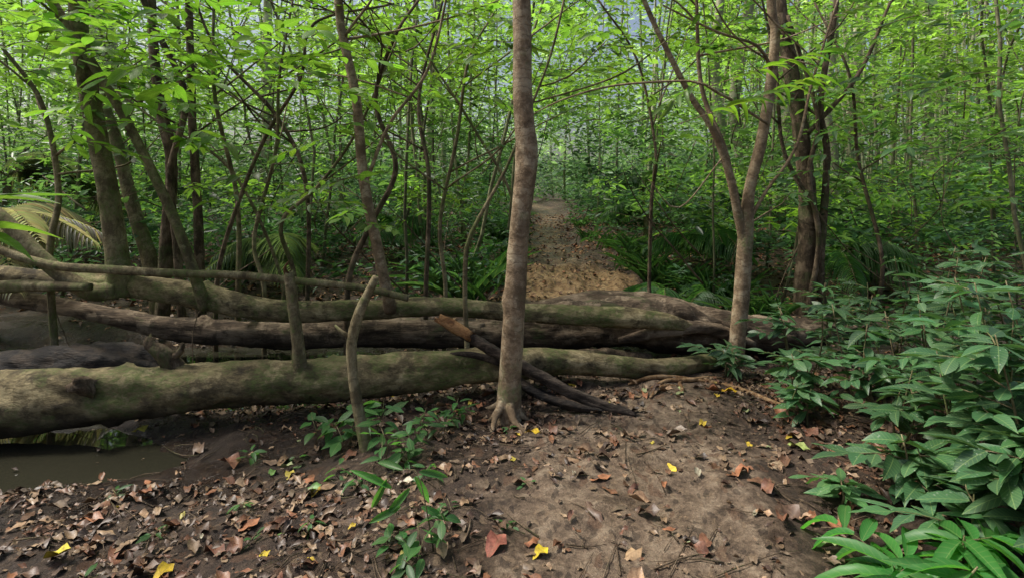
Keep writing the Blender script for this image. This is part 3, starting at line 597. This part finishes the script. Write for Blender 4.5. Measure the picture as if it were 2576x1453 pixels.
G = Geo(); clumps(G, 950, 50, 6.8, 11.5, lambda y: gl(y) + .2, lambda y: .36 * y + 1.8, .1, .24, colf, T_MID, keep)
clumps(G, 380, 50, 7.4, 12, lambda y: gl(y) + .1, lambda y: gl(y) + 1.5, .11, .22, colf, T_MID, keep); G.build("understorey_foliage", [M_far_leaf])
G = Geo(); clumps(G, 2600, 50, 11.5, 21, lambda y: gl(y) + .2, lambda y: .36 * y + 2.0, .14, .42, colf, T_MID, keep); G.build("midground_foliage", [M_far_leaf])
G = Geo(); clumps(G, 5000, 46, 21, 46, lambda y: gl(y) + .2, lambda y: .36 * y + 2.5, .23, .75, colhaze, T_LO, keep)
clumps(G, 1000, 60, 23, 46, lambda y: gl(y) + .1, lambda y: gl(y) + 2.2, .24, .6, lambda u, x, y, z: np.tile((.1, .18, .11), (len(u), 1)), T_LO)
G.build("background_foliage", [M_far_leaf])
G = Geo()
def keep2(x, y, z):
    tx, tw = trail(y); return (np.abs(x - tx) > tw * (1.35 + .4 * vnoise(y * 2, x * 0, 12))) & ((x > 2.0) | (y > 7.2))
clumps(G, 1800, 28, 5.9, 23, lambda y: gl(y) + .0, lambda y: gl(y) + .45, .1, .16, lambda u, x, y, z: np.tile((.06, .14, .06), (len(u), 1)), T_MID, keep2)
G.build("undergrowth", [M_far_leaf])

# stems
G = Geo()
def stem(x, y, h, r, col, lean=.06, seg=6):
    z = float(H(x, y)) - .1; a = R.normal(0, lean, 2); b = R.normal(0, lean * .5, 2)
    tube(G, [(x, y, z), (x + a[0] * h * .4 + b[0] * 3, y, z + h * .45), (x + a[0] * h, y + a[1] * h, z + h)], [r, r * .85, r * .55], seg, h / 9, col, 0, wig=r * .9)
for k in range(80):
    y = R.uniform(6.8, 14); x = R.uniform(-1, 1) * (y * .97 + 1); tx, tw = trail(y)
    if abs(x - tx) < tw * 1.8: continue
    stem(x, y, .42 * y + 3, R.uniform(.01, .03), np.array((.6, .6, .45)) * R.uniform(.5, 1.3), .16)
for k in range(310):
    y = math.sqrt(R.uniform(12 ** 2, 30 ** 2)); x = R.uniform(-1, 1) * (y * .97 + 1); tx, tw = trail(y)
    if k > 160: x = R.uniform(.35, 1) * y * .97
    if abs(x - tx) < tw * 3: continue
    stem(x, y, .42 * y + 3, R.uniform(.012, .045) * (1 + y / 50), np.array((.95, 1.0, .85)) * R.uniform(.7, 1.9), .08, 5)  # far stems given a paler bark tint that paints in background haze
G.build("distant_saplings", [M_far])
for x, y, r in ((4.9, 12, .13), (6.4, 13.5, .15), (9.8, 16, .2), (12.5, 17, .18), (-8.9, 13, .16), (-5.2, 12, .11), (-11, 15, .2), (3.9, 11, .1), (-2.5, 16, .12), (15, 20, .25), (-16, 21, .25), (6, 10.5, .09)):
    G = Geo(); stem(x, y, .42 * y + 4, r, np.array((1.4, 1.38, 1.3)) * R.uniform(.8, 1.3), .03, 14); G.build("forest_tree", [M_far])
G = Geo()
for k in range(190):
    y = R.uniform(5.9, 12); x = R.uniform(-1, 1) * (y * .95); z = R.uniform(.2, .33 * y); tx, tw = trail(y)
    if abs(x - tx) < tw * 1.4 and z < 2.5: continue
    L = R.uniform(.8, 2.4); d = unit(np.array([R.normal(0, .6), R.normal(0, .4), R.normal(.5, .7)])); p = np.array([x, y, z])
    tube(G, [p, p + d * L * .5 + R.normal(0, .12, 3), p + d * L + R.normal(0, .2, 3)], [R.uniform(.004, .012), .003], 5, .2, (.7, .6, .45), 0, wig=.01)
G.build("tangled_vines", [M_dark])

# ------------------------------------------------------------------ leaf litter
DEAD = np.array([(.07, .038, .023), (.14, .07, .038), (.2, .093, .048), (.25, .17, .1), (.17, .125, .085), (.1, .065, .045), (.32, .225, .14), (.045, .028, .02)])
def litter(G, n, x0, x1, y0, y1, L, dens=None, pal=DEAD, tilt=.22, lift=.006, pw=None):
    x = R.uniform(x0, x1, n); y = R.uniform(y0, y1, n)
    if dens is not None:
        k = R.random(n) < dens(x, y); x, y = x[k], y[k]
    z = H(x, y); k = (z > WZ - .005) | (R.random(len(x)) < .03); x, y, z = x[k], y[k], z[k]; n = len(x); z = np.maximum(z, WZ)
    a = R.uniform(0, 6.28, n); l = L * R.uniform(.45, 1.3, n)
    D = np.c_[np.cos(a), np.sin(a), R.normal(0, tilt * .5, n)]; N = UP + R.normal(0, tilt, (n, 3))
    c = pal[R.choice(len(pal), n, p=pw)] * R.uniform(.7, 1.3, (n, 1))
    leaves_mix(G, np.c_[x, y, z + lift + R.uniform(0, .008, n)], D, N, l, l * R.uniform(.32, .55, n), c, T_DEAD)
def dens(x, y):
    tx, tw = trail(y); d = np.abs(x - tx) / tw
    q = .34 + .66 * sm(.6, 1.5, d); q = q * (1 - .6 * sm(3.05, 3.3, y) * sm(4.2, 4.0, y) * sm(-1.0, -1.5, x)); return q * np.clip(.55 + 1.3 * fbm(x, y, 1.5, 2, 90), .1, 1) * np.where(x < -.3, .85, 1)
G = Geo()
litter(G, 7500, -3.2, 3.6, 1.6, 4.7, .08, dens, tilt=.15)
litter(G, 10000, -3.2, 3.6, 1.6, 4.7, .038, dens)
litter(G, 1500, -5, 4.5, 4.7, 7.2, .09, lambda x, y: .8 + 0 * x)
litter(G, 20000, -10, 10, 7, 18, .1, lambda x, y: 1 - .5 * sm(1.2, .8, np.abs(x - trail(y)[0]) / trail(y)[1]), DEAD * np.array([1.6, 1.3, 1.1]))
litter(G, 34, -2.6, 2.2, 1.9, 4.5, .08, None, np.array([(.55, .4, .04), (.5, .42, .07), (.42, .38, .1)]), .16, .01)
litter(G, 26, -1.5, 2.0, 2.0, 4.5, .08, None, np.array([(.36, .42, .2), (.12, .25, .06), (.45, .42, .3)]), .15, .01)
litter(G, 210, -2.4, 2.0, 1.9, 4.5, .12, None, np.array([(.34, .22, .13), (.28, .12, .06), (.22, .1, .06), (.18, .12, .08), (.1, .06, .04)]), .15, .01)
for x, y, l, c in ((1.53, 4.15, .13, (.75, .48, .02)), (.18, 3.45, .11, (.65, .45, .03)), (-2.0, 2.42, .12, (.58, .5, .04)), (-1.4, 2.35, .11, (.6, .42, .03)), (-1.02, 2.4, .07, (.6, .46, .02)), (1.3, 4.3, .1, (.4, .45, .2)), (1.6, 3.3, .12, (.4, .5, .15)), (1.5, 3.15, .17, (.3, .22, .14)), (1.75, 3.6, .15, (.3, .13, .07)), (-.04, 2.5, .17, (.28, .1, .07)), (.55, 2.4, .12, (.4, .27, .15)), (.15, 2.4, .1, (.6, .46, .03)), (.95, 3.5, .13, (.3, .24, .18))):
    a = R.uniform(0, 6.28); leaves(G, [(x, y, float(H(x, y)) + .022)], np.array([math.cos(a), math.sin(a), .05]), UP + R.normal(0, .12, (1, 3)), l, l * .5, np.array([c]), T_DEAD[R.integers(0, 3)])
G.build("leaf_litter", [M_litter])
G = Geo()
for k in range(760):
    x = R.uniform(-3, 3.2); y = R.uniform(1.8, 4.6)
    if R.random() > dens(np.array(x), np.array(y)) + .3 or H(x, y) < WZ: continue
    L = R.uniform(.06, .42); a = R.uniform(0, 3.14); c = R.uniform(.5, 2.0); bx = R.normal(0, .02)
    pts = [(x + t * L * math.cos(a) + bx * math.sin(t * 3), y + t * L * math.sin(a) + bx * math.sin(t * 3), float(H(x + t * L * math.cos(a), y + t * L * math.sin(a))) + .006 + .008 * R.random()) for t in (0, .33, .66, 1)]
    tube(G, pts, [R.uniform(.0015, .005), .001], 5, .06, (c, c, c), 0)
G.build("fallen_twigs", [M_dark])
G = Geo()
for pl in ([(1.05, 4.25), (1.2, 4.38), (1.35, 4.42), (1.55, 4.5), (1.75, 4.55)], [(1.2, 4.1), (1.28, 4.25), (1.3, 4.4), (1.42, 4.5)], [(.9, 4.38), (1.1, 4.45), (1.3, 4.5), (1.5, 4.45), (1.7, 4.3)], [(1.5, 4.5), (1.7, 4.3), (1.85, 4.0), (1.95, 3.75)], [(1.0, 4.1), (1.15, 4.3), (1.3, 4.35)]):
    tube(G, [(x, y, float(H(x, y)) + .008) for x, y in pl], [.008, .016, .018, .013, .006], 8, .04, (1, 1, 1), 0, .3, wig=.012)
G.build("exposed_roots", [mat_bark("root_bark", (.14, .07, .03), (.34, .21, .1), (.48, .33, .19), 0, sc=16)])

# ------------------------------------------------------------------ light, world, camera
EL, AZ = math.radians(58), math.radians(-78)
dirv = Vector((math.sin(AZ) * math.cos(EL), math.cos(AZ) * math.cos(EL), math.sin(EL)))
sun = bpy.data.lights.new("sun", 'SUN'); sun.energy = 5.0; sun.angle = math.radians(12); sun.color = (1, .96, .88)
so = bpy.data.objects.new("sun", sun); so.rotation_euler = dirv.to_track_quat('Z', 'Y').to_euler(); scene.collection.objects.link(so)
w = bpy.data.worlds.new("World"); scene.world = w; w.use_nodes = True; nt = w.node_tree; bg = nt.nodes["Background"]
sky = nt.nodes.new("ShaderNodeTexSky"); sky.sky_type = 'NISHITA'; sky.sun_disc = False; sky.sun_elevation = EL; sky.sun_rotation = AZ
sky.dust_density = 5.0; sky.air_density = 1.0; sky.ozone_density = 0.0
nt.links.new(sky.outputs[0], bg.inputs[0]); bg.inputs[1].default_value = .15
cam = bpy.data.cameras.new("camera"); cam.sensor_width = 36; cam.lens = 19.97; cam.shift_y = -.0955; cam.clip_end = 1000; cam.clip_start = .05
co = bpy.data.objects.new("camera", cam); co.location = (0, 0, 1.5); co.rotation_euler = (math.radians(90), 0, 0); scene.collection.objects.link(co)
scene.camera = co
scene.view_settings.view_transform = 'Standard'; scene.view_settings.look = 'None'; scene.view_settings.exposure = 0
